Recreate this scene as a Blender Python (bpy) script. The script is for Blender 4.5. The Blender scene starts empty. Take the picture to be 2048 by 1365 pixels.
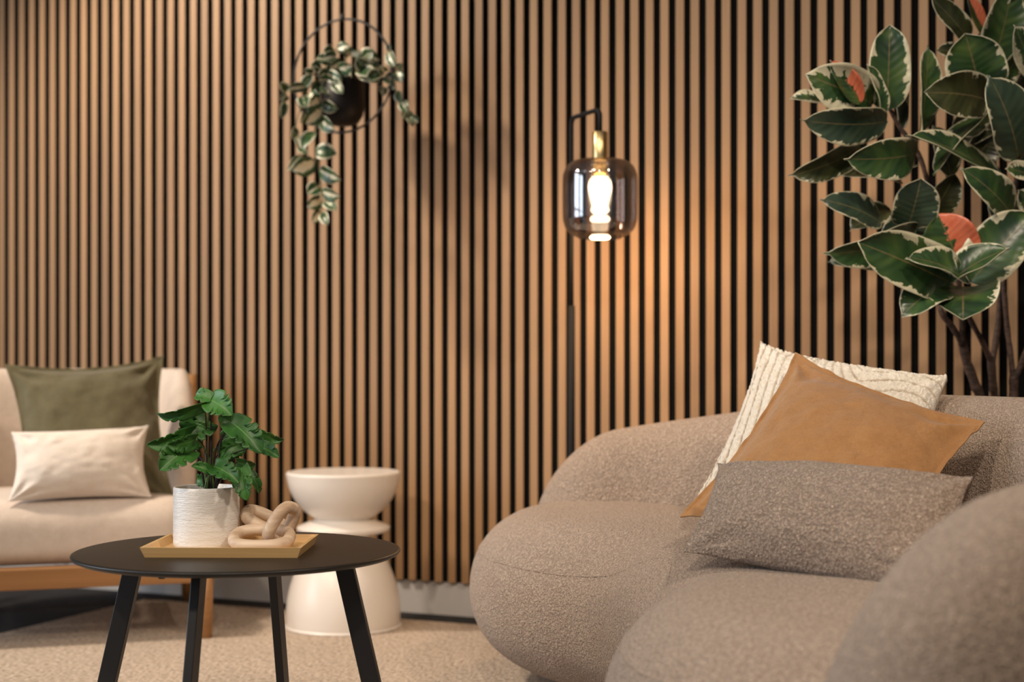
import bpy, math, random
import numpy as np
from mathutils import Vector, Matrix
from mathutils.bvhtree import BVHTree

random.seed(7)
rng = np.random.default_rng(7)
scene = bpy.context.scene
C = scene.collection
PI = math.pi

# ------------------------------------------------------------------ camera
FPX, HORIZON, CAM_H = 2900.0, 730.0, 0.683          # focal length and horizon in pixels of a 2048 x 1365 frame, eye height
YAW = math.radians(23.11)
SN, CS = math.sin(YAW), math.cos(YAW)
cam_data = bpy.data.cameras.new('camera')
cam = bpy.data.objects.new('camera', cam_data)
C.objects.link(cam)
cam.location = (0, 0, CAM_H)
cam.rotation_euler = (PI / 2, 0, YAW)
cam_data.sensor_width = 36
cam_data.lens = FPX / 2048 * 36
cam_data.shift_y = (HORIZON - 682.5) / 2048
cam_data.clip_start = 0.05
cam_data.dof.use_dof = True
cam_data.dof.focus_distance = 2.47
cam_data.dof.aperture_fstop = 2.8
scene.camera = cam

# ------------------------------------------------------------------ world, lights, exposure
world = bpy.data.worlds.new('world')
scene.world = world
world.use_nodes = True
world.node_tree.nodes['Background'].inputs[0].default_value = (0.75, 0.85, 1.0, 1)
world.node_tree.nodes['Background'].inputs[1].default_value = 0.6
scene.view_settings.view_transform = 'Standard'
scene.view_settings.look = 'None'
scene.view_settings.gamma = 1
scene.view_settings.exposure = 0.15


def light(kind, name, loc, energy, color, aim=None, **kw):
    d = bpy.data.lights.new(name, kind)
    d.energy = energy
    d.color = color
    for k, v in kw.items():
        setattr(d, k, v)
    o = bpy.data.objects.new(name, d)
    C.objects.link(o)
    o.location = loc
    if aim is not None:
        o.rotation_euler = (Vector(aim) - Vector(loc)).to_track_quat('-Z', 'Y').to_euler()
    return o


WARM = (1.0, 0.83, 0.65)
SPOTS = [((-3.10, 2.20), (-2.15, 3.45, 0.70), 185, 84), ((-1.75, -0.35), (-1.1, 2.2, 0.30), 115, 52),
         ((0.70, 1.55), (-0.7, 2.5, 0.4), 90, 66), ((-2.9, 0.1), (-2.3, 2.8, 0.3), 75, 50),
         ((-0.15, -0.10), (-0.55, 2.6, 0.45), 115, 54),
         ((-1.15, 1.05), (-0.45, 3.3, 1.40), 75, 50)]
for i, (p, aim, e, ang) in enumerate(SPOTS):
    light('SPOT', 'spot_lamp', (p[0], p[1], 2.50), e, WARM, aim, spot_size=math.radians(ang), spot_blend=0.7, shadow_soft_size=0.09 if i else 0.12)
# daylight through the two windows of the wall on the left
for y in (-0.9, 0.9):
    light('AREA', 'window_daylight', (-4.55, y, 1.35), 48, (0.80, 0.90, 1.0), (0, y, 1.35), shape='RECTANGLE', size=1.35, size_y=1.7)

# ------------------------------------------------------------------ helpers


def P(px, py, z):
    """A point seen at a pixel of the 2048 x 1365 photograph, at camera depth z."""
    u = (px - 1024) / FPX
    return Vector((z * (-SN + u * CS), z * (CS + u * SN), CAM_H + (HORIZON - py) / FPX * z))


RIGHT = Vector((CS, SN, 0))
UPV = Vector((0, 0, 1))
FWD = Vector((-SN, CS, 0))


def obj(name, verts, faces, mats=None, parent=None, smooth=True, uv=None, midx=None):
    me = bpy.data.meshes.new(name)
    me.from_pydata([tuple(v) for v in verts], [], [tuple(f) for f in faces])
    if smooth:
        me.polygons.foreach_set('use_smooth', [True] * len(me.polygons))
    if mats is not None:
        for m in (mats if isinstance(mats, (list, tuple)) else [mats]):
            me.materials.append(m)
    if midx is not None:
        me.polygons.foreach_set('material_index', midx)
    if uv is not None:
        lay = me.uv_layers.new(name='UVMap')
        li = np.empty(len(me.loops), dtype=np.int32)
        me.loops.foreach_get('vertex_index', li)
        lay.data.foreach_set('uv', np.asarray(uv, dtype=np.float32)[li].ravel())
    me.update()
    o = bpy.data.objects.new(name, me)
    C.objects.link(o)
    if parent is not None:
        o.parent = parent
    return o


def tag(o, label=None, cat=None, group=None, kind=None):
    if label:
        o['label'] = label
    if cat:
        o['category'] = cat
    if group:
        o['group'] = group
    if kind:
        o['kind'] = kind
    return o


def thing(name, label, cat, loc=(0, 0, 0), rz=0.0, group=None):
    o = bpy.data.objects.new(name, None)
    o.empty_display_size = 0.1
    C.objects.link(o)
    o.location = loc
    o.rotation_euler = (0, 0, rz)
    tag(o, label, cat, group)
    bpy.context.view_layer.update()
    return o


def local(parent, pts):
    """World points into the space of a thing that has only a place and a turn about z."""
    M = (Matrix.Translation(parent.location) @ Matrix.Rotation(parent.rotation_euler[2], 4, 'Z')).inverted()
    return [M @ Vector(p) for p in pts]


class MB:
    """Collects shapes into one mesh."""

    def __init__(self):
        self.v, self.f = [], []

    def add(self, v, f):
        n = len(self.v)
        self.v += [Vector(p) for p in v]
        self.f += [tuple(i + n for i in q) for q in f]
        return self

    def box(self, a, b):
        (x0, y0, z0), (x1, y1, z1) = a, b
        return self.add([(x0, y0, z0), (x1, y0, z0), (x1, y1, z0), (x0, y1, z0), (x0, y0, z1), (x1, y0, z1), (x1, y1, z1), (x0, y1, z1)],
                        [(0, 3, 2, 1), (4, 5, 6, 7), (0, 1, 5, 4), (1, 2, 6, 5), (2, 3, 7, 6), (3, 0, 4, 7)])

    def tube(self, pts, rad, n=10, closed=False, cap=True, flat=1.0):
        pts = [Vector(p) for p in pts]
        m = len(pts)
        rad = rad if isinstance(rad, (list, tuple, np.ndarray)) else [rad] * m
        vs, fs = [], []
        nrm = None
        for i in range(m):
            if closed:
                t = pts[(i + 1) % m] - pts[i - 1]
            else:
                t = pts[min(i + 1, m - 1)] - pts[max(i - 1, 0)]
            t.normalize()
            if nrm is None:
                nrm = t.orthogonal().normalized()
                if abs(t.z) < 0.95:
                    nrm = (UPV - t * t.dot(UPV)).normalized()
            nrm = (nrm - t * t.dot(nrm)).normalized()
            b = t.cross(nrm)
            for k in range(n):
                a = 2 * PI * k / n
                vs.append(pts[i] + nrm * (math.cos(a) * rad[i] * flat) + b * (math.sin(a) * rad[i]))
        for i in range(m if closed else m - 1):
            for k in range(n):
                a, b2 = i * n + k, i * n + (k + 1) % n
                c, d = ((i + 1) % m) * n + (k + 1) % n, ((i + 1) % m) * n + k
                fs.append((a, b2, c, d))
        if cap and not closed:
            fs.append(tuple(range(n))[::-1])
            fs.append(tuple((m - 1) * n + k for k in range(n)))
        return self.add(vs, fs)

    def lathe(self, prof, n=48, center=(0, 0, 0)):
        """prof: (radius, z) from bottom to top; radius 0 closes."""
        cx, cy, cz = center
        vs, fs, rows = [], [], []
        for r, z in prof:
            if r <= 1e-6:
                rows.append([len(vs)])
                vs.append((cx, cy, cz + z))
            else:
                rows.append(list(range(len(vs), len(vs) + n)))
                vs += [(cx + r * math.cos(2 * PI * k / n), cy + r * math.sin(2 * PI * k / n), cz + z) for k in range(n)]
        for a, b in zip(rows[:-1], rows[1:]):
            for k in range(n):
                k2 = (k + 1) % n
                if len(a) == 1 and len(b) == 1:
                    continue
                if len(a) == 1:
                    fs.append((a[0], b[k2], b[k]))
                elif len(b) == 1:
                    fs.append((a[k], a[k2], b[0]))
                else:
                    fs.append((a[k], a[k2], b[k2], b[k]))
        return self.add(vs, fs)

    def build(self, name, mat, parent=None, smooth=True, world=True):
        v = self.v
        if parent is not None and world:
            v = local(parent, v)
        return obj(name, v, self.f, mat, parent, smooth)


def bevel(o, w, seg=2):
    m = o.modifiers.new('bevel', 'BEVEL')
    m.width = w
    m.segments = seg
    m.limit_method = 'ANGLE'
    m.angle_limit = math.radians(40)
    return o


def flat_by_angle(o, ang=40):
    """Smooth faces, but edges sharper than the angle stay crisp."""
    me = o.data
    import bmesh
    bm = bmesh.new()
    bm.from_mesh(me)
    for e in bm.edges:
        if len(e.link_faces) == 2 and e.calc_face_angle() > math.radians(ang):
            e.smooth = False
    bm.to_mesh(me)
    bm.free()
    return o


def spline(pts, n, closed=False):
    """Catmull-Rom through the points (any dimension)."""
    p = np.array([list(q) for q in pts], float)
    m = len(p)
    out = []
    segs = m if closed else m - 1
    for i in range(segs):
        if closed:
            a, b, c, d = p[i - 1], p[i], p[(i + 1) % m], p[(i + 2) % m]
        else:
            a, b, c, d = p[max(i - 1, 0)], p[i], p[i + 1], p[min(i + 2, m - 1)]
        for k in range(n):
            t = k / n
            out.append(0.5 * ((2 * b) + (c - a) * t + (2 * a - 5 * b + 4 * c - d) * t * t + (3 * b - a - 3 * c + d) * t ** 3))
    if not closed:
        out.append(p[-1])
    return np.array(out)


def vnoise(p, seed=0):
    """Smooth value noise in [-1, 1] for an (n, 3) array."""
    p = np.asarray(p, float) + seed * 17.31
    i = np.floor(p).astype(np.int64)
    f = p - i
    f = f * f * (3 - 2 * f)

    def h(x, y, z):
        n = (x * 374761393 + y * 668265263 + z * 2147483647 + seed * 974711) & 0x7fffffff
        n = ((n ^ (n >> 13)) * 1274126177) & 0x7fffffff
        n = n ^ (n >> 16)
        return (n & 0xffff) / 32767.5 - 1
    r = 0
    for dx in (0, 1):
        for dy in (0, 1):
            for dz in (0, 1):
                w = (f[:, 0] if dx else 1 - f[:, 0]) * (f[:, 1] if dy else 1 - f[:, 1]) * (f[:, 2] if dz else 1 - f[:, 2])
                r = r + w * h(i[:, 0] + dx, i[:, 1] + dy, i[:, 2] + dz)
    return r


def surface_nets(F, org, h):
    """Polygonise the zero level of the field F (nx, ny, nz): naive surface nets."""
    s = F < 0
    nx, ny, nz = F.shape
    cells = np.zeros((nx - 1, ny - 1, nz - 1), int)
    for dx in (0, 1):
        for dy in (0, 1):
            for dz in (0, 1):
                cells += s[dx:nx - 1 + dx, dy:ny - 1 + dy, dz:nz - 1 + dz]
    act = (cells > 0) & (cells < 8)
    idx = -np.ones(act.shape, int)
    ii = np.argwhere(act)
    idx[act] = np.arange(len(ii))
    acc = np.zeros((len(ii), 3))
    cnt = np.zeros(len(ii))
    corner = [(0, 0, 0), (1, 0, 0), (0, 1, 0), (1, 1, 0), (0, 0, 1), (1, 0, 1), (0, 1, 1), (1, 1, 1)]
    for a in range(8):
        for b in range(a + 1, 8):
            if sum(abs(np.array(corner[a]) - np.array(corner[b]))) != 1:
                continue
            fa = F[tuple((ii + corner[a]).T)]
            fb = F[tuple((ii + corner[b]).T)]
            m = (fa < 0) != (fb < 0)
            t = np.where(m, fa / np.where(m, fa - fb, 1), 0)
            pos = np.array(corner[a]) + t[:, None] * (np.array(corner[b]) - np.array(corner[a]))
            acc[m] += pos[m]
            cnt[m] += 1
    verts = (ii + acc / cnt[:, None]) * h + np.array(org)
    faces = []
    for ax in range(3):
        o1, o2 = [(1, 2), (2, 0), (0, 1)][ax]
        d = np.zeros(3, int)
        d[ax] = 1
        A = s[tuple(slice(0, n - d[k]) for k, n in enumerate(F.shape))]
        B = s[tuple(slice(d[k], n) for k, n in enumerate(F.shape))]
        e = np.argwhere(A != B)
        e = e[(e[:, o1] > 0) & (e[:, o2] > 0) & (e[:, o1] < F.shape[o1] - 1) & (e[:, o2] < F.shape[o2] - 1)]
        u = np.zeros(3, int)
        u[o1] = 1
        w = np.zeros(3, int)
        w[o2] = 1
        q = np.stack([idx[tuple((e - u - w).T)], idx[tuple((e - w).T)], idx[tuple(e.T)], idx[tuple((e - u).T)]], 1)
        inside = A[tuple(e.T)]
        q[~inside] = q[~inside][:, ::-1]
        faces.append(q)
    return verts, np.concatenate(faces)


# ------------------------------------------------------------------ materials


class Mat:
    def __init__(self, name, color=(0.5, 0.5, 0.5), rough=0.6, **kw):
        self.m = bpy.data.materials.new(name)
        self.m.use_nodes = True
        self.t = self.m.node_tree
        self.b = self.t.nodes['Principled BSDF']
        self.set('Base Color', (*color, 1))
        self.set('Roughness', rough)
        for k, v in kw.items():
            self.set(k.replace('_', ' '), v)

    def set(self, k, v):
        self.b.inputs[k].default_value = v

    def n(self, typ, ins=None, **props):
        nd = self.t.nodes.new('ShaderNode' + typ)
        for k, v in props.items():
            setattr(nd, k, v)
        for k, v in (ins or {}).items():
            if hasattr(v, 'is_linked') or hasattr(v, 'links'):
                self.t.links.new(v, nd.inputs[k])
            else:
                nd.inputs[k].default_value = v
        return nd

    def link(self, a, k):
        self.t.links.new(a, self.b.inputs[k] if isinstance(k, str) else k)

    def math(self, op, a, b=0.0, c=0.0):
        return self.n('Math', {0: a, 1: b, 2: c}, operation=op).outputs[0]

    def coords(self, out='Object', scale=(1, 1, 1)):
        tc = self.n('TexCoord')
        return self.n('Mapping', {'Vector': tc.outputs[out], 'Scale': scale}).outputs[0]

    def noise(self, vec, scale=5.0, detail=3.0, rough=0.5, dist=0.0, out='Fac'):
        return self.n('TexNoise', {'Vector': vec, 'Scale': scale, 'Detail': detail, 'Roughness': rough, 'Distortion': dist}).outputs[out]

    def ramp(self, fac, stops):
        r = self.n('ValToRGB', {'Fac': fac})
        el = r.color_ramp.elements
        while len(el) < len(stops):
            el.new(0.5)
        for e, (p, c) in zip(el, stops):
            e.position = p
            e.color = (*c, 1)
        return r.outputs[0]

    def mix(self, fac, a, b, mode='MIX'):
        nd = self.n('Mix', data_type='RGBA', blend_type=mode)
        for k, v in ((0, fac), (6, a), (7, b)):
            if hasattr(v, 'links'):
                self.t.links.new(v, nd.inputs[k])
            else:
                nd.inputs[k].default_value = v if k == 0 else (*v, 1)
        return nd.outputs[2]

    def bump(self, h, strength=0.5, dist=0.002, prev=None):
        nd = self.n('Bump', {'Height': h, 'Strength': strength, 'Distance': dist})
        if prev is not None:
            self.t.links.new(prev, nd.inputs['Normal'])
        self.t.links.new(nd.outputs[0], self.b.inputs['Normal'])
        return nd.outputs[0]


def wood(name, c1, c2, axis='Z', scale=1.0, rough=0.5, vary=0.0, grain=90):
    M = Mat(name, c1, rough)
    sc = {'Z': (grain, grain, 2.5), 'X': (2.5, grain, grain), 'Y': (grain, 2.5, grain)}[axis]
    v = M.coords('Object', tuple(s * scale for s in sc))
    info = M.n('ObjectInfo')
    off = M.n('VectorMath', {0: v, 1: (0, 0, 0)}, operation='ADD')
    r = M.math('MULTIPLY', info.outputs['Random'], 40.0)
    cmb = M.n('CombineXYZ', {0: r, 1: r, 2: r})
    M.t.links.new(cmb.outputs[0], off.inputs[1])
    f = M.noise(off.outputs[0], 1.0, 4.0, 0.6, 0.6)
    col = M.ramp(f, [(0.25, c2), (0.7, c1)])
    if vary:
        hv = M.n('HueSaturation', {'Color': col, 'Value': M.n('MapRange', {0: info.outputs['Random'], 3: 1 - vary, 4: 1 + vary}).outputs[0]})
        col = hv.outputs[0]
    M.link(col, 'Base Color')
    M.bump(f, 0.15, 0.001)
    return M.m


def fabric(name, c1, c2, weave=900.0, rough=0.95, bump=0.3, slub=60.0, crease=0.12):
    M = Mat(name, c1, rough)
    M.set('Sheen Weight', 0.25)
    M.set('Specular IOR Level', 0.15)
    v = M.coords('Object')
    a = M.noise(M.coords('Object', (weave, weave * 0.12, weave * 0.12)), 1.0, 2.0)
    b = M.noise(M.coords('Object', (weave * 0.12, weave * 0.12, weave)), 1.0, 2.0)
    w = M.math('ADD', a, b)
    s = M.noise(v, slub, 3.0)
    f = M.math('MULTIPLY', M.math('ADD', w, s), 0.333)
    M.link(M.ramp(f, [(0.35, c2), (0.65, c1)]), 'Base Color')
    cr = M.math('ABSOLUTE', M.math('SUBTRACT', M.noise(v, 13.0, 3.0, 0.55, 0.6), 0.5))
    M.bump(f, bump, 0.002, M.bump(M.math('MINIMUM', cr, 0.10), crease, 0.03))
    return M.m


def boucle(name, c1, c2, scale=190.0, bump=1.0, dist=0.004, fleck=0.0):
    M = Mat(name, c1, 0.95)
    M.set('Specular IOR Level', 0.12)
    M.set('Sheen Weight', 0.2)
    v = M.coords('Object')
    warp = M.n('TexNoise', {'Vector': v, 'Scale': scale * 0.6, 'Detail': 2.0}).outputs['Color']
    vv = M.n('VectorMath', {0: v, 1: M.n('VectorMath', {0: warp, 1: (0.012,) * 3}, operation='MULTIPLY').outputs[0]}, operation='ADD').outputs[0]
    vo = M.n('TexVoronoi', {'Vector': vv, 'Scale': scale}, feature='F1')
    d = M.math('SUBTRACT', 1.0, vo.outputs['Distance'])
    n2 = M.noise(v, scale * 0.35, 3.0, 0.6)
    h = M.math('ADD', M.math('MULTIPLY', d, 0.7), M.math('MULTIPLY', n2, 0.8))
    hc_ = M.math('ADD', M.math('MULTIPLY', d, 1.1), M.math('MULTIPLY', n2, 0.3))
    col = M.ramp(M.math('MULTIPLY', hc_, 0.8), [(0.42, c2), (0.85, c1)])
    if fleck:
        fl = M.math('GREATER_THAN', M.noise(v, scale * 0.9, 1.0), 1.0 - fleck)
        col = M.mix(fl, col, tuple(min(1, c * 1.35) for c in c1))
    M.link(col, 'Base Color')
    M.bump(h, bump, dist)
    return M.m


M_slat = wood('oak_veneer', (0.385, 0.228, 0.113), (0.315, 0.180, 0.086), 'Z', 1.0, 0.55, 0.10)
_m = Mat('slat_edge', (0.008, 0.006, 0.004), 0.9)
M_slat_edge = _m.m
_m = Mat('black_felt', (0.008, 0.008, 0.008), 1.0)
_m.set('Specular IOR Level', 0.1)
M_felt = _m.m
M_paint = Mat('white_paint', (0.62, 0.60, 0.59), 0.55).m
M_wallpaint = Mat('wall_paint', (0.34, 0.33, 0.32), 0.8).m
M_ceiling = Mat('ceiling_paint', (0.42, 0.41, 0.40), 0.9).m
_m = Mat('charcoal_carpet', (0.012, 0.012, 0.014), 1.0)
_v = _m.coords('Object')
_m.link(_m.ramp(_m.noise(_v, 25, 6, 0.7), [(0.3, (0.008, 0.008, 0.010)), (0.8, (0.028, 0.027, 0.030))]), 'Base Color')
_m.bump(_m.noise(_v, 400, 2), 0.5, 0.003)
M_carpet = _m.m

_m = Mat('woven_rug', (0.42, 0.32, 0.24), 1.0)
_m.set('Specular IOR Level', 0.1)
_v = _m.coords('Object')
_a = _m.noise(_m.coords('Object', (70, 290, 1)), 1.0, 3.0, 0.6)
_b = _m.noise(_m.coords('Object', (270, 60, 1)), 1.0, 3.0, 0.6)
_f = _m.math('MULTIPLY', _m.math('ADD', _a, _b), 0.5)
_c = _m.ramp(_f, [(0.38, (0.17, 0.125, 0.095)), (0.5, (0.54, 0.43, 0.33)), (0.60, (0.84, 0.72, 0.60))])
_c = _m.mix(_m.math('MULTIPLY', _m.noise(_v, 6, 3), 0.4), _c, (0.36, 0.30, 0.25))
_m.link(_c, 'Base Color')
_m.bump(_f, 1.0, 0.006)
M_rug = _m.m
M_rug_edge = fabric('rug_binding', (0.34, 0.27, 0.21), (0.22, 0.17, 0.13), 500)

M_sofa = boucle('boucle_taupe', (0.58, 0.45, 0.355), (0.33, 0.245, 0.188), 235, 1.0, 0.006)
M_lumbar = boucle('boucle_brown', (0.50, 0.39, 0.31), (0.24, 0.178, 0.136), 250, 1.0, 0.005, 0.30)
M_mustard = fabric('mustard_linen', (0.41, 0.215, 0.086), (0.31, 0.155, 0.060), 1000, 0.9, 0.45, 45, 0.30)
_m = Mat('ivory_tufted', (0.78, 0.70, 0.58), 1.0)
_m.set('Sheen Weight', 0.3)
_m.bump(_m.noise(_m.coords('Object'), 420, 3.0, 0.7), 0.8, 0.004)
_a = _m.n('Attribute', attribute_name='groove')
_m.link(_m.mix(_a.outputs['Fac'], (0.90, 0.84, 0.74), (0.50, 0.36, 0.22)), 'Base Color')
M_ivory = _m.m
M_chair = fabric('oatmeal_linen', (0.74, 0.63, 0.54), (0.62, 0.52, 0.44), 800, 0.95, 0.3, 40)
M_cream = fabric('cream_linen', (0.86, 0.77, 0.69), (0.76, 0.67, 0.59), 800, 0.95, 0.3, 40)
M_olive = fabric('olive_linen', (0.150, 0.130, 0.070), (0.105, 0.090, 0.048), 800, 0.95, 0.3, 40)
M_chairwood = wood('chair_oak', (0.40, 0.20, 0.075), (0.29, 0.135, 0.048), 'X', 0.5, 0.45)
M_bamboo = wood('bamboo', (0.80, 0.53, 0.24), (0.66, 0.41, 0.17), 'X', 1.2, 0.4, 0.05, 110)
_m = Mat('matt_black_metal', (0.014, 0.013, 0.014), 0.42)
_m.bump(_m.noise(_m.coords('Object'), 900, 1), 0.04, 0.001)
M_black = _m.m
M_pole = Mat('lamp_black', (0.008, 0.008, 0.009), 0.7, Specular_IOR_Level=0.2).m
_m = Mat('black_table_top', (0.012, 0.010, 0.009), 0.42)
_m.bump(_m.noise(_m.coords('Object'), 1200, 1), 0.06, 0.001)
M_tabletop = _m.m
M_brass = Mat('brushed_brass', (0.55, 0.42, 0.21), 0.30, Metallic=1.0).m
_m = Mat('stool_glaze', (0.80, 0.74, 0.68), 0.30)
_v = _m.coords('Object')
_m.bump(_m.noise(_v, 30, 2), 0.05, 0.01)
M_stool = _m.m
_m = Mat('white_ceramic', (0.74, 0.71, 0.68), 0.28)
_v = _m.coords('Object', (30, 30, 260))
_f = _m.noise(_v, 1.0, 3.0, 0.6, 1.2)
_g = _m.noise(_m.coords('Object'), 330, 2.0)
_m.link(_m.ramp(_f, [(0.25, (0.74, 0.70, 0.66)), (0.42, (0.84, 0.82, 0.80))]), 'Base Color')
_m.bump(_m.math('ADD', _f, _m.math('MULTIPLY', _g, 0.5)), 0.45, 0.003)
M_ceramic = _m.m
_m = Mat('soil', (0.035, 0.022, 0.014), 1.0)
_m.bump(_m.noise(_m.coords('Object'), 150, 4), 1.0, 0.01)
M_soil = _m.m
M_blackpot = Mat('black_planter', (0.008, 0.007, 0.008), 0.5, Specular_IOR_Level=0.3).m
M_link = wood('carved_wood', (0.84, 0.68, 0.52), (0.46, 0.29, 0.18), 'X', 0.5, 0.5)
M_treepot = Mat('grey_planter', (0.30, 0.28, 0.26), 0.7).m
_m = Mat('ficus_bark', (0.060, 0.036, 0.026), 0.75)
_f = _m.noise(_m.coords('Object', (60, 60, 160)), 1.0, 4.0)
_m.link(_m.ramp(_f, [(0.3, (0.030, 0.018, 0.014)), (0.7, (0.105, 0.062, 0.044))]), 'Base Color')
_m.bump(_f, 0.4, 0.003)
M_bark = _m.m
M_stemdark = Mat('dark_stem', (0.030, 0.020, 0.016), 0.6).m
M_stemgreen = Mat('green_stem', (0.10, 0.17, 0.035), 0.5).m
M_vine = Mat('vine_stem', (0.10, 0.12, 0.045), 0.6).m


def leaf_mat(name, kind):
    M = Mat(name, (0.05, 0.12, 0.03), 0.32)
    uv = M.n('TexCoord').outputs['UV']
    sp = M.n('SeparateXYZ', {0: uv})
    u, v = sp.outputs[0], sp.outputs[1]
    a = M.math('ABSOLUTE', M.math('MULTIPLY', M.math('SUBTRACT', u, 0.5), 2.0))
    rnd = M.n('ObjectInfo').outputs['Random']
    # lateral direction: noise stretched from midrib outwards along the side veins
    sl = M.math('SUBTRACT', v, M.math('MULTIPLY', a, 0.18))
    vec = M.n('CombineXYZ', {0: M.math('MULTIPLY', u, 2.2), 1: M.math('MULTIPLY', sl, 8.0), 2: M.math('MULTIPLY', rnd, 60.0)}).outputs[0]
    n1 = M.noise(vec, 1.0, 4.0, 0.62, 0.3)
    n2 = M.noise(vec, 0.55, 2.0, 0.5)
    n3 = M.noise(vec, 2.0, 3.0, 0.6)
    if kind == 'monstera':
        base = M.ramp(M.math('ADD', M.math('MULTIPLY', n2, 0.7), M.math('MULTIPLY', rnd, 0.35)), [(0.2, (0.016, 0.075, 0.012)), (0.8, (0.055, 0.20, 0.030))])
        col = M.mix(M.math('LESS_THAN', a, 0.035), base, (0.10, 0.26, 0.05))
        M.set('Roughness', 0.45)
    elif kind == 'vine':
        base = M.ramp(n2, [(0.3, (0.014, 0.052, 0.026)), (0.75, (0.080, 0.15, 0.045))])
        edge = M.math('ADD', M.math('SUBTRACT', 1.0, a), M.math('MULTIPLY', M.math('SUBTRACT', n1, 0.5), 0.8))
        k = M.math('GREATER_THAN', edge, M.n('MapRange', {0: rnd, 3: 0.50, 4: 1.15}).outputs[0])
        k2 = M.math('GREATER_THAN', M.math('ADD', a, M.math('MULTIPLY', M.math('SUBTRACT', n3, 0.5), 0.5)), M.n('MapRange', {0: rnd, 3: 1.10, 4: 0.66}).outputs[0])
        col = M.mix(M.math('MAXIMUM', k, k2), base, (0.78, 0.74, 0.56))
    else:
        base = M.ramp(n2, [(0.32, (0.014, 0.036, 0.018)), (0.52, (0.030, 0.070, 0.022)), (0.72, (0.070, 0.120, 0.030))])
        if kind == 'olive':
            base = M.ramp(n2, [(0.32, (0.016, 0.024, 0.010)), (0.72, (0.060, 0.068, 0.026))])
        if kind == 'slate_sheen':
            base = M.ramp(n2, [(0.32, (0.016, 0.034, 0.026)), (0.72, (0.048, 0.078, 0.046))])  # greyer green: window sheen on the lit leaf faces put into the colour
        th = M.math('ADD', {'cream': 0.46, 'olive': 0.86, 'slate_sheen': 0.90}.get(kind, 0.82), M.math('MULTIPLY', rnd, 0.12))
        amp = {'cream': 1.9}.get(kind, 1.45)
        k = M.math('GREATER_THAN', M.math('ADD', a, M.math('MULTIPLY', M.math('SUBTRACT', n1, 0.5), amp)), th)
        k = M.math('MAXIMUM', k, M.math('GREATER_THAN', a, 0.955))
        cream = (0.56, 0.53, 0.38)
        col = M.mix(k, base, cream)
        if kind == 'coral':
            side = M.math('GREATER_THAN', M.math('ADD', M.math('SUBTRACT', u, 0.5), M.math('MULTIPLY', M.math('SUBTRACT', n1, 0.5), 0.55)), 0.03)
            tone = M.ramp(n3, [(0.3, (0.56, 0.12, 0.060)), (0.7, (0.66, 0.20, 0.11))])
            col = M.mix(side, base, tone)
        rib = M.math('LESS_THAN', a, 0.028)
        col = M.mix(M.math('MULTIPLY', rib, 0.8), col, (0.16, 0.13, 0.06))
        vein = M.math('SINE', M.math('MULTIPLY', sl, 62.0))
        M.bump(vein, 0.10, 0.003)
        M.set('Coat Weight', 0.25)
        M.set('Coat Roughness', 0.3)
    M.link(col, 'Base Color')
    return M.m


LM = {k: leaf_mat('leaf_' + k, k) for k in ('green', 'cream', 'coral', 'olive', 'slate_sheen', 'monstera', 'vine')}

# ------------------------------------------------------------------ the room
WALL_Y = 3.548                       # face of the slats
X0, X1, YF, H = -4.6, 1.9, -2.4, 2.62
FELT_Y = WALL_Y + 0.011

o = MB().box((X0, YF, -0.1), (X1, WALL_Y + 0.2, 0.0)).build('floor', M_carpet, smooth=False)
tag(o, 'charcoal carpet floor under the armchair', 'floor', kind='structure')
o = MB().box((X0, YF, H), (X1, WALL_Y + 0.2, H + 0.1)).build('ceiling', M_ceiling, smooth=False)
tag(o, 'plain pale ceiling above the lounge', 'ceiling', kind='structure')
wall = MB().box((X0, FELT_Y, 0.092), (X1, WALL_Y + 0.2, H)).build('wall_back', M_felt, smooth=False)
tag(wall, 'wall clad in vertical oak slats on black felt', 'wall', kind='structure')
base = MB().box((X0, WALL_Y + 0.016, 0.0), (X1, WALL_Y + 0.2, 0.0915)).build('baseboard_back', M_paint, smooth=False)
tag(base, 'white baseboard below the slatted wall', 'baseboard', kind='structure')
# slats: veneered front, dark edges, 24 mm on a 40 mm pitch
sw, sd = 0.0113, 0.0109
zb, zt = 0.092, H - 0.004
c = 0.0012
sv = [(-sw, 0, zb), (-sw, -sd + c, zb), (-sw + c, -sd, zb), (sw - c, -sd, zb), (sw, -sd + c, zb), (sw, 0, zb)]
sv = [Vector(p) for p in sv] + [Vector((p[0], p[1], zt)) for p in sv]
sf = [(i, i + 1, i + 7, i + 6) for i in range(5)] + [(5, 0, 6, 11), (0, 5, 4, 3, 2, 1), (6, 7, 8, 9, 10, 11)]
slat0 = obj('slat', sv, sf, [M_slat, M_slat_edge], wall, smooth=False, midx=[1, 0, 0, 0, 1, 1, 1, 1])
k0 = int(math.ceil((X0 + 0.03 + 1.852) / 0.04))
k1 = int((X1 - 0.03 + 1.852) / 0.04)
for k in range(k0, k1 + 1):
    s = slat0 if k == k0 else slat0.copy()
    if k != k0:
        C.objects.link(s)
    jx = random.uniform(-0.0006, 0.0006)
    s.location = (-1.852 + 0.04 * k + jx, FELT_Y - 0.0001, 0)


def plain_wall(name, a, b, label):
    tag(MB().box(a, b).build(name, M_wallpaint, smooth=False), label, 'wall', kind='structure')


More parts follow.
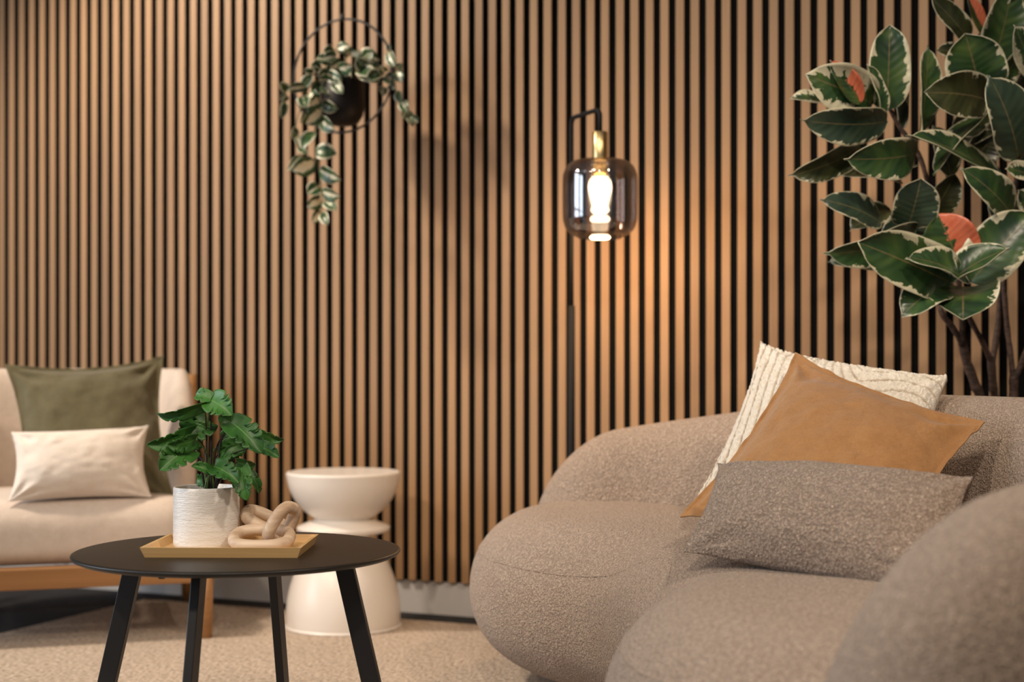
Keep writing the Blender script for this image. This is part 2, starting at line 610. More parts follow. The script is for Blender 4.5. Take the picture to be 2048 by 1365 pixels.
plain_wall('wall_right', (X1, YF, 0), (X1 + 0.1, WALL_Y + 0.2, H), 'plain painted wall beyond the sofa')
plain_wall('wall_front', (X0 - 0.1, YF - 0.1, 0), (X1 + 0.1, YF, H), 'plain painted wall behind the camera')
wl = MB()
WIN = [(-1.6, -0.2), (0.2, 1.6)]
wl.box((X0 - 0.1, YF, 0), (X0, WALL_Y + 0.2, 0.48)).box((X0 - 0.1, YF, 2.22), (X0, WALL_Y + 0.2, H))
for y0, y1 in ((YF, -1.6), (-0.2, 0.2), (1.6, WALL_Y + 0.2)):
    wl.box((X0 - 0.1, y0, 0.48), (X0, y1, 2.22))
tag(wl.build('wall_left', M_wallpaint, smooth=False), 'painted wall with two windows beyond the armchair', 'wall', kind='structure')
for n, (y0, y1) in enumerate(WIN, 1):
    fr = MB()
    for a, b in (((y0, 0.48), (y1, 0.53)), ((y0, 2.17), (y1, 2.22)), ((y0, 0.53), (y0 + 0.05, 2.17)), ((y1 - 0.05, 0.53), (y1, 2.17)),
                 (((y0 + y1) / 2 - 0.02, 0.53), ((y0 + y1) / 2 + 0.02, 2.17)), ((y0 + 0.05, 1.33), (y1 - 0.05, 1.37))):
        fr.box((X0 - 0.02, a[0], a[1]), (X0 + 0.07, b[0], b[1]))
    tag(fr.build('window_%d' % n, M_paint, smooth=False), 'white framed window, %s of the two in the left wall' % ('nearer' if n == 1 else 'farther'), 'window', kind='structure')

# rug
RX0, RX1, RY0, RY1 = -2.60, 1.2, 0.2, 3.41
rug = thing('rug', 'beige woven rug under the coffee table and sofa', 'rug', (-0.7, 1.8, 0))
o = MB().box((RX0, RY0, 0), (RX1, RY1, 0.011)).build('rug_field', M_rug, rug, smooth=False)
eb = MB()
for a, b in (((RX0, RY0), (RX0, RY1)), ((RX0, RY1), (RX1, RY1)), ((RX1, RY1), (RX1, RY0)), ((RX1, RY0), (RX0, RY0))):
    eb.tube([(a[0], a[1], 0.0056), (b[0], b[1], 0.0056)], 0.0054, 8)
eb.build('rug_binding', M_rug_edge, rug)

# ------------------------------------------------------------------ sofa
SOFA_M = Vector((-0.625, 2.375, 0))
SOFA_RZ = math.atan2(-0.785, 0.62)
sofa = thing('sofa', 'curved taupe boucle sofa with rounded seat and wraparound back', 'sofa', SOFA_M, SOFA_RZ)
h = 0.016
gx, gy, gz = np.arange(-1.25, 1.25, h), np.arange(-0.62, 0.72, h), np.arange(0.0, 0.50, h)
X, Y, Z = np.meshgrid(gx, gy, gz, indexing='ij')


def ell(x, y, cx, cy, rx, ry):
    kx, ky = (x - cx) / rx, (y - cy) / ry
    k = np.sqrt(kx * kx + ky * ky) + 1e-9
    g = np.sqrt((kx / rx) ** 2 + (ky / ry) ** 2) + 1e-9
    return k * (k - 1) / g


def smin(a, b, k):
    t = np.clip(0.5 + 0.5 * (b - a) / k, 0, 1)
    return b + (a - b) * t - k * t * (1 - t)


d2 = smin(ell(X, Y, -0.58, 0.05, 0.44, 0.335), ell(X, Y, 0.57, -0.01, 0.43, 0.375), 0.20)
d2 = smin(d2, ell(X, Y, 0.05, 0.20, 0.52, 0.40), 0.16)
zmid, half, R = 0.213, 0.153, 0.148
q1, q2 = d2 + R, np.abs(Z - zmid) - half + R
F = np.minimum(np.maximum(q1, q2), 0) + np.sqrt(np.maximum(q1, 0) ** 2 + np.maximum(q2, 0) ** 2) - R
F = F - np.where(Z > zmid, 1, 0) * 0.020 * np.clip(-d2 / 0.3, 0, 1) ** 0.7
sv_, sf_ = surface_nets(F, (gx[0], gy[0], gz[0]), h)
seat = obj('seat', sv_, sf_, M_sofa, sofa)
sm = seat.modifiers.new('smooth', 'SMOOTH')
sm.factor, sm.iterations = 0.5, 4
ss = seat.modifiers.new('subdivision', 'SUBSURF')
ss.levels = ss.render_levels = 1


# back: a padded roll swept along a C, low at both ends
def sweep(path, thick, top, bot, n=40):
    path = np.asarray(path, float)
    m = len(path)
    vs, fs = [], []
    for i in range(m):
        t = path[min(i + 1, m - 1)] - path[max(i - 1, 0)]
        t = t / np.linalg.norm(t)
        nx, ny = -t[1], t[0]
        for k in range(n):
            a = 2 * PI * k / n
            ca, sa = math.cos(a), math.sin(a)
            e = 0.80
            r = math.copysign(abs(ca) ** e, ca) * thick[i]
            zc, hz = (top[i] + bot[i]) / 2, (top[i] - bot[i]) / 2
            z = zc + math.copysign(abs(sa) ** e, sa) * hz
            lean = 0.05 * (z - 0.3)
            vs.append((path[i][0] + nx * (r + lean), path[i][1] + ny * (r + lean), z))
    for i in range(m - 1):
        for k in range(n):
            fs.append((i * n + k, (i + 1) * n + k, (i + 1) * n + (k + 1) % n, i * n + (k + 1) % n))
    fs.append(tuple(range(n)))
    fs.append(tuple((m - 1) * n + k for k in range(n))[::-1])
    return vs, fs


ctrl = [(-0.955, -0.065), (-0.915, 0.06), (-0.77, 0.265), (-0.43, 0.475), (0.0, 0.555), (0.43, 0.475), (0.77, 0.265), (0.92, 0.05), (0.985, -0.16), (0.980, -0.335)]
path = spline(ctrl, 14)
seg = np.r_[0, np.cumsum(np.linalg.norm(np.diff(path, axis=0), axis=1))]
L = seg[-1]
# more rings at the round ends
end = 0.5 - 0.5 * np.cos(np.linspace(0, PI, 90))
ss_ = end * L
path = np.c_[np.interp(ss_, seg, path[:, 0]), np.interp(ss_, seg, path[:, 1])]
dend = np.minimum(ss_, L - ss_)
elen = np.where(ss_ > L / 2, 0.235, 0.20)
cap = np.sqrt(np.clip(1 - np.clip(1 - dend / elen, 0, 1) ** 2, 0, 1))
cap = np.maximum(cap, 0.02)
toph = 0.485 + 0.14 * np.clip(dend / 0.85, 0, 1) ** 0.7 + np.where(ss_ > L * 0.6, 0.018, 0.0) * np.clip((ss_ / L - 0.6) / 0.2, 0, 1)
both = 0.075
zc = (toph + both) / 2 - 0.02 * (1 - cap)
hz = (toph - both) / 2 * cap
back = obj('backrest', *sweep(path, 0.135 * cap, zc + hz, zc - hz), M_sofa, sofa)
# plinth
th = np.linspace(0, 2 * PI, 64, endpoint=False)
plv = []
for z in (0.0, 0.085):
    for t in th:
        x = 0.80 * math.cos(t)
        y = 0.18 + 0.30 * math.sin(t) + (-0.13 * (x / 0.8) ** 2 + 0.05)
        plv.append((x, y, z))
n = 64
plf = [(i, (i + 1) % n, n + (i + 1) % n, n + i) for i in range(n)] + [tuple(range(n))[::-1], tuple(range(n, 2 * n))]
plinth = obj('plinth', [(x, y, z + 0.0112) for x, y, z in plv], plf, M_sofa, sofa, smooth=False)
# seam round the top panel of the seat, laid on the padded surface
bpy.context.view_layer.update()
dg = bpy.context.evaluated_depsgraph_get()
ev = seat.evaluated_get(dg)
bvh = BVHTree.FromObject(seat, dg)
seam_ctrl = [(-0.9, -0.22, 0.345), (-0.75, -0.33, 0.345), (-0.55, -0.36, 0.345), (-0.35, -0.32, 0.345), (-0.18, -0.2, 0.345), (0.0, -0.1, 0.345), (0.15, -0.18, 0.345), (0.3, -0.32, 0.345), (0.5, -0.42, 0.345), (0.7, -0.4, 0.345), (0.9, -0.25, 0.345)]
pts = []
for p in spline(seam_ctrl, 12):
    hit = bvh.find_nearest(Vector(p))
    pts.append(hit[0] - hit[1] * 0.0008)
seam = MB().tube(pts, 0.0022, 6).build('seam', M_sofa, seat, world=False)
seam.parent = seat


# ------------------------------------------------------------------ cushions
def cushion(name, label, corners, thick, mat, n=70, pinch=0.05, puff=0.75, flange=0.0, wrinkle=0.004, relief=None, sag=0.0, seed=1, bulge=0.0, pinch_top=None):
    """corners TL, TR, BR, BL in world space; the fabric spans them, padded both ways."""
    TL, TR, BR, BL = [np.array(p) for p in corners]
    cen = (TL + TR + BR + BL) / 4
    nr = np.cross(TR - TL, BL - TL)
    nr = nr / np.linalg.norm(nr)
    toward = np.array(cam.location) - cen
    if np.dot(nr, toward) < 0:
        nr = -nr
    s = np.linspace(-1, 1, n)
    s = np.sign(s) * (1 - (1 - np.abs(s)) ** 1.35)
    S, T = np.meshgrid(s, s, indexing='ij')
    S, T = S.ravel(), T.ravel()
    # edges pulled in between the corners
    k = pinch * (1 - T ** 2) * np.sign(S) * np.abs(S) ** 3
    k2 = (pinch if pinch_top is None else pinch_top) * (1 - S ** 2) * np.sign(T) * np.abs(T) ** 3
    A, B = (S - k + 1) / 2, (T - k2 + 1) / 2
    base_ = (1 - A)[:, None] * ((1 - B)[:, None] * BL + B[:, None] * TL) + A[:, None] * ((1 - B)[:, None] * BR + B[:, None] * TR)
    fl = 1 - flange
    prof = np.clip(1 - (np.abs(S) / fl) ** 2.4, 0, 1) * np.clip(1 - (np.abs(T) / fl) ** 2.4, 0, 1)
    hgt = thick * prof ** puff
    w = vnoise(np.c_[S * 3, T * 3, S * 0 + seed], seed) * 0.6 + vnoise(np.c_[S * 7, T * 7, S * 0 + seed], seed + 1) * 0.4
    rad = np.sqrt(S ** 2 + T ** 2)
    # pulls radiating from the corners
    ang = np.arctan2(1 - np.abs(T), 1 - np.abs(S) + 1e-6)
    pull = np.sin(ang * 9 + seed) * np.clip(rad - 0.75, 0, 0.5) * np.clip(prof * 6, 0, 1)
    hgt = hgt + wrinkle * (w * np.clip(prof * 4, 0, 1) + pull * 2.5)
    g = None
    extra = 0
    if relief is not None:
        extra, g = relief(S, T)
    edge = np.clip(1 - np.maximum(np.abs(S), np.abs(T)), 0, 1)
    wob = np.where(edge < 0.02, 0.003 * vnoise(np.c_[S * 9, T * 9, S * 0], seed + 5), 0)
    sagv = sag * (1 - S ** 2) * np.array([0, 0, -1.0])[:, None]
    mid = base_ + sagv.T + nr * (bulge * (1 - S ** 2) * (1 - T ** 2))[:, None] + nr * wob[:, None]
    front = mid + nr * (np.maximum(hgt, 0.0012) + extra)[:, None]
    rear = mid - nr * np.maximum(hgt * 0.9, 0.0012)[:, None]
    verts = np.concatenate([front, rear])
    N = n * n
    fs = []
    for i in range(n - 1):
        for j in range(n - 1):
            a, b, c_, d = i * n + j, (i + 1) * n + j, (i + 1) * n + j + 1, i * n + j + 1
            fs.append((a, b, c_, d))
            fs.append((N + a, N + d, N + c_, N + b))
    rim = [i * n for i in range(n)] + [(n - 1) * n + j for j in range(1, n)] + [i * n + n - 1 for i in range(n - 2, -1, -1)] + [j for j in range(n - 2, 0, -1)]
    for a, b in zip(rim, rim[1:] + rim[:1]):
        fs.append((a, N + a, N + b, b))
    low = verts[verts[:, 2].argmin()]
    org_ = np.array([cen[0], cen[1], low[2]])
    me = obj(name, verts - org_, fs, mat)
    me.location = [float(q) for q in org_]
    tag(me, label, 'cushion')
    # make the faces look outwards
    import bmesh
    bm = bmesh.new()
    bm.from_mesh(me.data)
    bmesh.ops.recalc_face_normals(bm, faces=bm.faces)
    bm.to_mesh(me.data)
    bm.free()
    if g is not None:
        at = me.data.attributes.new('groove', 'FLOAT', 'POINT')
        at.data.foreach_set('value', np.r_[g, g * 0].astype(np.float32))
    return me, me, front.reshape(n, n, 3), rear.reshape(n, n, 3)


def tuft(S, T):
    # ridges of tufted pile: straight on the left, fanning to the right
    ph = np.where(S < -0.25, (S * 9.0 + 0.35 * np.sin(T * 2.2)), -2.25 + (S + 0.25) * 2.5 + (T * 4.6 + 1.6 * np.cos(S * 3.2)) * np.clip((S + 0.25) * 2, 0, 1))
    fr = np.abs((ph % 1.0) - 0.5) * 2
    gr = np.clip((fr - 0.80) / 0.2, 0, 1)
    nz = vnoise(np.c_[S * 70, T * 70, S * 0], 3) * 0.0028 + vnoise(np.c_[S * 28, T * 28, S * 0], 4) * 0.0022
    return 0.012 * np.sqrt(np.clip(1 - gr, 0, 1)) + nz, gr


cushion('tufted_cushion', 'ivory tufted cushion at the back of the cushion pile on the sofa',
        [P(1524, 694, 2.93), P(1895, 762, 2.70), P(1850, 1010, 2.50), P(1393, 1012, 2.63)], 0.058, M_ivory, n=210, pinch=0.09, pinch_top=0.17, relief=tuft, seed=2, puff=0.6)
cushion('linen_cushion', 'mustard linen cushion leaning between the ivory and the boucle cushion',
        [P(1591, 706, 2.72), P(1970, 846, 2.42), P(1800, 1120, 2.18), P(1360, 1034, 2.44)], 0.062, M_mustard, n=120, pinch=0.105, flange=0.05, wrinkle=0.008, seed=5, puff=0.85)
cushion('lumbar_cushion', 'brown boucle lumbar cushion lying in front of the mustard cushion',
        [P(1436, 928, 2.40), P(1946, 955, 2.06), P(1905, 1200, 1.90), P(1366, 1102, 2.24)], 0.066, M_lumbar, n=120, pinch=0.07, wrinkle=0.004, seed=8, puff=0.62)

# ------------------------------------------------------------------ coffee table
TC = P(477, 730, 2.40)
TH = 0.377
table = thing('coffee_table', 'round black coffee table with four slanted legs', 'table', (TC.x, TC.y, 0.0112), YAW)
R_T = 0.2675
prof = [(0, -0.011), (R_T - 0.016, -0.011), (R_T - 0.009, -0.0100), (R_T - 0.0035, -0.0075), (R_T - 0.0008, -0.0045), (R_T, -0.0028), (R_T - 0.0012, -0.0010), (R_T - 0.004, -0.0002), (R_T - 0.008, 0.0), (0, 0)]
top = MB().lathe(prof, 128, (0, 0, TH - 0.0112)).build('tabletop', M_tabletop, table, world=False)
apr = MB()
a0 = math.radians(8.6)
legs = [(-math.sin(a0), -math.cos(a0)), (math.cos(a0), -math.sin(a0)), (-math.cos(a0), math.sin(a0)), (math.sin(a0), math.cos(a0))]
for lx, ly in legs:
    d = Vector((lx, ly, 0))
    tn = Vector((-ly, lx, 0))
    top_c, bot_c = d * 0.178 + UPV * (TH - 0.0225), d * 0.262
    wv, tk = 0.0155, 0.0075
    vs = []
    for cc in (bot_c, top_c):
        for sx, sy in ((-1, -1), (1, -1), (1, 1), (-1, 1)):
            vs.append(cc + d * (sx * wv) + tn * (sy * tk))
    bevel(MB().add(vs, [(0, 3, 2, 1), (4, 5, 6, 7), (0, 1, 5, 4), (1, 2, 6, 5), (2, 3, 7, 6), (3, 0, 4, 7)]).build('leg', M_black, table, smooth=False, world=False), 0.0015, 2)
for lx, ly in legs:
    d = Vector((lx, ly, 0))
    MB().tube([d * 0.12 + UPV * (TH - 0.0228), d * 0.205 + UPV * (TH - 0.0228)], 0.005, 6).build('mounting_bracket', M_black, table, world=False)
sc = MB().lathe([(0, -0.006), (0.005, -0.0055), (0.006, -0.003), (0.006, 0.0), (0, 0.0)], 16, (-0.075, -0.215, TH - 0.0222)).build('screw', M_black, table, world=False)
ZT = TH

# tray
tray_c = P(465, 730, 2.385)
tray = thing('tray', 'small rectangular bamboo tray on the coffee table', 'tray', (tray_c.x, tray_c.y, ZT), YAW + math.radians(-1.0))
tw, td, thh, fl_, wl_ = 0.1215, 0.087, 0.0165, 0.0065, 0.005
bevel(MB().box((-tw + 0.002, -td + 0.002, 0.0006), (tw - 0.002, td - 0.002, 0.0045)).build('tray_base', M_bamboo, tray, smooth=False, world=False), 0.0006, 1)
for sx, sy, ln in ((0, -1, tw), (0, 1, tw), (-1, 0, td), (1, 0, td)):
    n_ = Vector((sx, sy, 0))
    t_ = Vector((-sy, sx, 0))
    off = td if sx == 0 else tw
    vs = []
    for z, out in ((0.0, 0.0), (thh, fl_)):
        for o_, e_ in ((off + out, ln + out), (off + out - wl_, ln + out - wl_)):
            for sg in (-1, 1):
                vs.append(n_ * o_ + t_ * (sg * e_) + UPV * z)
    MB().add(vs, [(0, 1, 3, 2), (4, 6, 7, 5), (0, 4, 5, 1), (2, 3, 7, 6), (0, 2, 6, 4), (1, 5, 7, 3)]).build('tray_side', M_bamboo, tray, smooth=False, world=False)

# pot and leafy plant
pot_c = P(413, 730, 2.405)
ZP = ZT + 0.0048
plant = thing('potted_plant', 'green split-leaf plant in a white textured ceramic pot on the tray', 'plant', (pot_c.x, pot_c.y, ZP))
pr = 0.0540
pz = [(0, 0), (pr - 0.004, 0), (pr - 0.001, 0.0015), (pr, 0.005)]
pz += [(pr + 0.00018 * math.sin(k * 1.9), 0.005 + k * 0.0905 / 26) for k in range(1, 27)]
pz += [(pr - 0.0006, 0.0985), (pr - 0.002, 0.0995), (pr - 0.0038, 0.0985), (pr - 0.0045, 0.09), (pr - 0.0045, 0.080), (0, 0.080)]
MB().lathe(pz, 72).build('pot', M_ceramic, plant, world=False)
MB().lathe([(0, 0.0805), (pr - 0.0048, 0.0805), (pr - 0.0048, 0.084), (0.02, 0.087), (0, 0.088)], 40).build('soil', M_soil, plant, world=False)


def leaf_grid(base, tip, width, roll=0.0, bow=0.1, fold=0.25, curl=0.0, shape='oval', nu=9, nv=15, wave=0.0, holes=None, seed=0, droop=0.0, asym=0.0, twist=0.0):
    """A leaf from base to tip. roll turns it about its own midrib away from facing the camera;
    bow lifts the midrib along the normal, fold raises the margins, curl rolls the tip."""
    base, tip = Vector(base), Vector(tip)
    ax = tip - base
    L_ = ax.length
    ax.normalize()
    mid = (base + tip) / 2
    view = (Vector(cam.location) - mid).normalized()
    nrm = (view - ax * view.dot(ax)).normalized()
    sd_ = ax.cross(nrm)
    q = Matrix.Rotation(roll, 3, ax)
    nrm, sd_ = q @ nrm, q @ sd_
    vs, uv = [], []
    for i in range(nv):
        t = i / (nv - 1)
        if shape == 'oval':
            tt = min(t / 0.96, 1.0) ** 0.92
            w = max(1 - abs(2 * tt - 1) ** 2.3, 0) ** 0.62
        elif shape == 'round':
            tt = min(t / 0.975, 1.0) ** 0.88
            w = max(1 - abs(2 * tt - 1) ** 2.6, 0) ** 0.56
        elif shape == 'lance':
            w = math.sin(PI * t ** 0.72) ** 0.9
        else:
            w = math.sin(PI * (0.06 + 0.94 * t) ** 0.62) ** 0.7
        w = max(w, 0.012) * width / 2
        ctr = base + ax * (t * L_) + nrm * (bow * L_ * 4 * t * (1 - t)) - nrm * (curl * L_ * t ** 3) - UPV * (droop * L_ * t * t)
        ctr = ctr + sd_ * (asym * L_ * 4 * t * (1 - t))
        tw_ = twist * (t - 0.5)
        s2 = sd_ * math.cos(tw_) + nrm * math.sin(tw_)
        n2 = nrm * math.cos(tw_) - sd_ * math.sin(tw_)
        for j in range(nu):
            a = j / (nu - 1) * 2 - 1
            wv = wave * width * math.sin(t * 9 + seed * 2.1 + (1.5 if a > 0 else 0)) * abs(a) ** 2
            wa = 1.0
            vs.append(ctr + s2 * (a * w * math.cos(fold * abs(a))) + n2 * (abs(a) * w * math.sin(fold * abs(a)) * 1.0 + wv))
            uv.append(((a + 1) / 2, t))
    fs = []
    for i in range(nv - 1):
        for j in range(nu - 1):
            if holes and holes(i, j, nv, nu):
                continue
            a = i * nu + j
            fs.append((a, a + 1, a + nu + 1, a + nu))
    return vs, fs, uv


def leaf(parent, mat, base, tip, width, thick=0.0007, **kw):
    vs, fs, uv = leaf_grid(base, tip, width, **kw)
    o = obj('leaf', local(parent, vs), fs, mat, parent, True, uv)
    m = o.modifiers.new('solidify', 'SOLIDIFY')
    m.thickness = thick
    m.offset = 0
    return o


def split_leaf(parent, mat, base, tip, width, roll=0.0, bow=0.12, fold=0.3, cuts=3, seed=0, curl=0.1):
    """A heart-shaped blade whose margin is cut into rounded lobes; the lobes sweep towards the tip."""
    nu, nv = 11, 46
    rs = random.Random(seed)
    vs, fs, uv = leaf_grid(base, tip, width, roll, bow, fold, curl, 'heart', nu, nv, 0.03, None, seed)
    V = np.array([list(v) for v in vs]).reshape(nv, nu, 3)
    ax_ = np.array(Vector(tip) - Vector(base))
    mid_ = V[:, nu // 2, :].copy()
    t = np.linspace(0, 1, nv)
    for sgn, cols in ((-1, range(0, nu // 2)), (1, range(nu // 2 + 1, nu))):
        k = np.ones(nv)
        for c_ in range(cuts):
            tc = 0.22 + 0.56 * (c_ + rs.uniform(0.25, 0.75)) / cuts
            k = k - rs.uniform(0.35, 0.62) * np.exp(-((t - tc) / 0.024) ** 2)
        k = np.clip(k, 0.3, 1)
        for j_ in cols:
            a = abs(j_ / (nu - 1) * 2 - 1)
            off = V[:, j_, :] - mid_
            V[:, j_, :] = mid_ + off * (1 - (1 - k) * min(1.0, a * 1.15))[:, None] + ax_[None, :] * (0.20 * a * a * np.sin(PI * np.clip(t, 0, 1)) - 0.10 * a * np.exp(-(t / 0.15) ** 2))[:, None]
    o = obj('leaf', local(parent, [Vector(p) for p in V.reshape(-1, 3)]), fs, mat, parent, True, uv)
    m = o.modifiers.new('solidify', 'SOLIDIFY')
    m.thickness = 0.0006
    m.offset = 0
    return o


def r2(x, y, z):
    return P(120 + x / 2.2557, 760 + y / 2.2557, z)


PX2 = 2.372 / FPX / 2.2557             # metres per zoomed pixel at the plant
# petiole root on the soil, leaves: base, tip, width, roll, depth of base / tip
MON = [((682, 92), (770, 150), 112, 0.3, 2.36, 2.33), ((682, 84), (608, 66), 62, 0.7, 2.36, 2.37), ((655, 114), (438, 166), 62, 1.15, 2.36, 2.35),
       ((668, 182), (545, 262), 135, 0.35, 2.40, 2.37), ((600, 238), (404, 300), 82, 0.7, 2.38, 2.33), ((585, 312), (455, 398), 125, 0.5, 2.37, 2.32),
       ((610, 270), (492, 300), 76, 0.8, 2.36, 2.33), ((792, 205), (716, 168), 74, 0.4, 2.39, 2.38), ((772, 192), (905, 318), 118, 0.5, 2.36, 2.32),
       ((868, 228), (1002, 276), 58, 0.9, 2.39, 2.38), ((885, 300), (982, 342), 68, 0.7, 2.37, 2.34), ((815, 296), (712, 345), 88, 0.6, 2.40, 2.40),
       ((695, 392), (800, 452), 92, 0.6, 2.36, 2.32), ((818, 398), (838, 537), 84, 0.3, 2.36, 2.33), ((842, 398), (904, 512), 44, 0.8, 2.40, 2.40),
       ((692, 420), (598, 386), 50, 0.9, 2.36, 2.34), ((668, 456), (614, 448), 56, 0.5, 2.41, 2.42), ((800, 372), (882, 388), 52, 0.8, 2.39, 2.39),
       ((740, 270), (840, 245), 90, 0.8, 2.42, 2.43), ((560, 300), (640, 260), 80, 0.7, 2.42, 2.41), ((720, 330), (840, 300), 80, -0.6, 2.42, 2.41)]
stems = {}
for i, (b, t, w, roll, zb_, zt_) in enumerate(MON):
    B, T = r2(b[0], b[1], zb_), r2(t[0], t[1], zt_)
    split_leaf(plant, LM['monstera'], B, T, w * PX2 * 1.18, roll=roll * 0.6 * (1 if i % 2 else -1), seed=i, cuts=3 if w > 75 else 2, bow=0.10, curl=0.12)
    rx = 650 + (i * 37) % 60
    root_ = Vector((pot_c.x, pot_c.y, ZP + 0.086)) + RIGHT * ((rx - 660) * PX2 * 0.9) + FWD * random.uniform(-0.012, 0.012)
    rise = Vector((root_.x * 0.6 + B.x * 0.4, root_.y * 0.6 + B.y * 0.4, root_.z + (B.z - root_.z) * 0.72 + 0.004))
    pts = spline([root_, root_ + (rise - root_) * 0.5 + UPV * 0.004, rise, B], 6)
    MB().tube(pts, list(np.linspace(0.0021, 0.0010, len(pts))), 7).build('stem', M_stemdark if i % 3 else M_stemgreen, plant)

# carved wooden links: three interlocked rings
links = thing('wooden_link_ornament', 'pale carved wooden chain links lying on the bamboo tray', 'ornament', tuple(P(523, 730, 2.37).xy) + (ZT + 0.0046,), YAW)


def link(cen, u, v, a, b, r, square=2.6):
    pts = []
    for k in range(48):
        t = 2 * PI * k / 48
        cx, sx = math.cos(t), math.sin(t)
        pts.append(Vector(cen) + Vector(u) * (math.copysign(abs(cx) ** (2 / square), cx) * a) + Vector(v) * (math.copysign(abs(sx) ** (2 / square), sx) * b))
    return MB().tube(pts, r, 14, closed=True).build('link', M_link, links)


L0 = P(524, 730, 2.350)
z0 = ZT + 0.0048
link((L0.x, L0.y, z0 + 0.0108 + 0.0098), RIGHT, (FWD * 0.94 + UPV * 0.33).normalized(), 0.0445, 0.0300, 0.0100)
uB = (RIGHT * 0.50 + UPV * 0.86).normalized()
link(P(563, 1049, 2.362), uB, (FWD * 0.85 + RIGHT * 0.45 - UPV * 0.26).normalized(), 0.0310, 0.0210, 0.0104)
uC = (RIGHT * 0.90 - UPV * 0.42).normalized()
link(P(530, 1044, 2.415), uC, (FWD * 0.92 + UPV * 0.3).normalized(), 0.0330, 0.0230, 0.0108)

# ------------------------------------------------------------------ white pedestal stool
sc_ = P(687, 1252, 2900 * 0.672 / 522.0)
stool = thing('side_table', 'glossy cream hourglass side table beside the slatted wall', 'side table', (sc_.x, sc_.y, 0.0112))
R0 = 0.143
prof = [(0, 0), (R0 - 0.004, 0), (R0 + 0.001, 0.006), (R0 + 0.003, 0.02), (R0 + 0.003, 0.05), (R0 - 0.002, 0.085), (R0 - 0.013, 0.125), (R0 - 0.030, 0.165), (R0 - 0.055, 0.205),
        (R0 - 0.072, 0.225), (R0 - 0.066, 0.235), (R0 - 0.030, 0.243), (R0 - 0.024, 0.250), (R0 - 0.027, 0.257), (R0 - 0.055, 0.268), (R0 - 0.069, 0.276), (R0 - 0.060, 0.284), (R0 - 0.038, 0.301), (R0 - 0.018, 0.326),
        (R0 - 0.004, 0.356), (R0 + 0.003, 0.386), (R0 + 0.0035, 0.393), (R0 + 0.001, 0.3965), (R0 - 0.006, 0.3975), (R0 - 0.02, 0.397), (0, 0.396)]
st_body = [p for p in prof if p[1] <= 0.2761]
rows = spline(prof, 4)
rows[:, 0] = np.maximum(rows[:, 0], 0)
rows[0, 0] = rows[-1, 0] = 0
cut = int(np.argmin(np.abs(rows[:, 1] - 0.276) + np.where(rows[:, 0] > 0.1, 1, 0)))
MB().lathe([tuple(r) for r in rows[:cut + 1]] + [(0, rows[cut, 1])], 72).build('pedestal', M_stool, stool, world=False)
MB().lathe([(0, rows[cut, 1])] + [tuple(r) for r in rows[cut:]], 72).build('bowl_top', M_stool, stool, world=False)

# ------------------------------------------------------------------ armchair
CF = Vector((0.642, -0.766, 0)).normalized()      # the way it faces
CRT = Vector((0.766, 0.642, 0)).normalized()
CHX = (Vector((-2.11, 2.99, 0)) + Vector((-2.50, 3.455, 0))) / 2 - CRT * 0.32
chair = thing('armchair', 'oatmeal upholstered armchair on a low oak frame', 'armchair', tuple(CHX), math.atan2(CRT.y, CRT.x))
# local axes: +x viewer's right, -y the front
fx, fy, ry = 0.33, -0.305, 0.275
for sx in (-1, 1):
    for yy, zt_ in ((fy, 0.205), (ry, 0.205)):
        lean = 0.012 * (1 if yy > 0 else -1)
        pts = [(sx * fx, yy + lean, 0.0112 if (sx > 0 or yy < 0) else 0.0005), (sx * fx, yy, zt_)]
        MB().tube(pts, [0.015, 0.021], 14).build('leg', M_chairwood, chair, world=False)
    bevel(MB().box((sx * fx - 0.016, fy + 0.01, 0.150), (sx * fx + 0.016, ry, 0.198)).build('side_rail', M_chairwood, chair, smooth=False, world=False), 0.004)
bevel(MB().box((-fx, fy - 0.018, 0.147), (fx, fy + 0.018, 0.200)).build('front_rail', M_chairwood, chair, smooth=False, world=False), 0.005)
bevel(MB().box((-fx, ry - 0.018, 0.150), (fx, ry + 0.018, 0.198)).build('rear_rail', M_chairwood, chair, smooth=False, world=False), 0.005)


def rounded_block(name, parent, mat, x0, x1, y0, y1, z0_, z1_, R_, crown=0.02, h_=0.02):
    gx_, gy_, gz_ = np.arange(x0 - 0.06, x1 + 0.06, h_), np.arange(y0 - 0.06, y1 + 0.06, h_), np.arange(z0_ - 0.06, z1_ + 0.09, h_)
    X_, Y_, Z_ = np.meshgrid(gx_, gy_, gz_, indexing='ij')
    rc = 0.09
    qx, qy = np.abs(X_ - (x0 + x1) / 2) - (x1 - x0) / 2 + rc, np.abs(Y_ - (y0 + y1) / 2) - (y1 - y0) / 2 + rc
    d_ = np.minimum(np.maximum(qx, qy), 0) + np.sqrt(np.maximum(qx, 0) ** 2 + np.maximum(qy, 0) ** 2) - rc
    a_, b_ = d_ + R_, np.abs(Z_ - (z0_ + z1_) / 2) - (z1_ - z0_) / 2 + R_
    F_ = np.minimum(np.maximum(a_, b_), 0) + np.sqrt(np.maximum(a_, 0) ** 2 + np.maximum(b_, 0) ** 2) - R_
    F_ = F_ - np.where(Z_ > (z0_ + z1_) / 2, 1, 0) * crown * np.clip(-d_ / 0.25, 0, 1) ** 0.7
    v_, f_ = surface_nets(F_, (gx_[0], gy_[0], gz_[0]), h_)
    o_ = obj(name, v_, f_, mat, parent)
    m_ = o_.modifiers.new('smooth', 'SMOOTH')
    m_.factor, m_.iterations = 0.5, 3
    return o_


rounded_block('seat_cushion', chair, M_chair, -0.318, 0.318, -0.315, 0.22, 0.198, 0.345, 0.055, 0.025, 0.016)
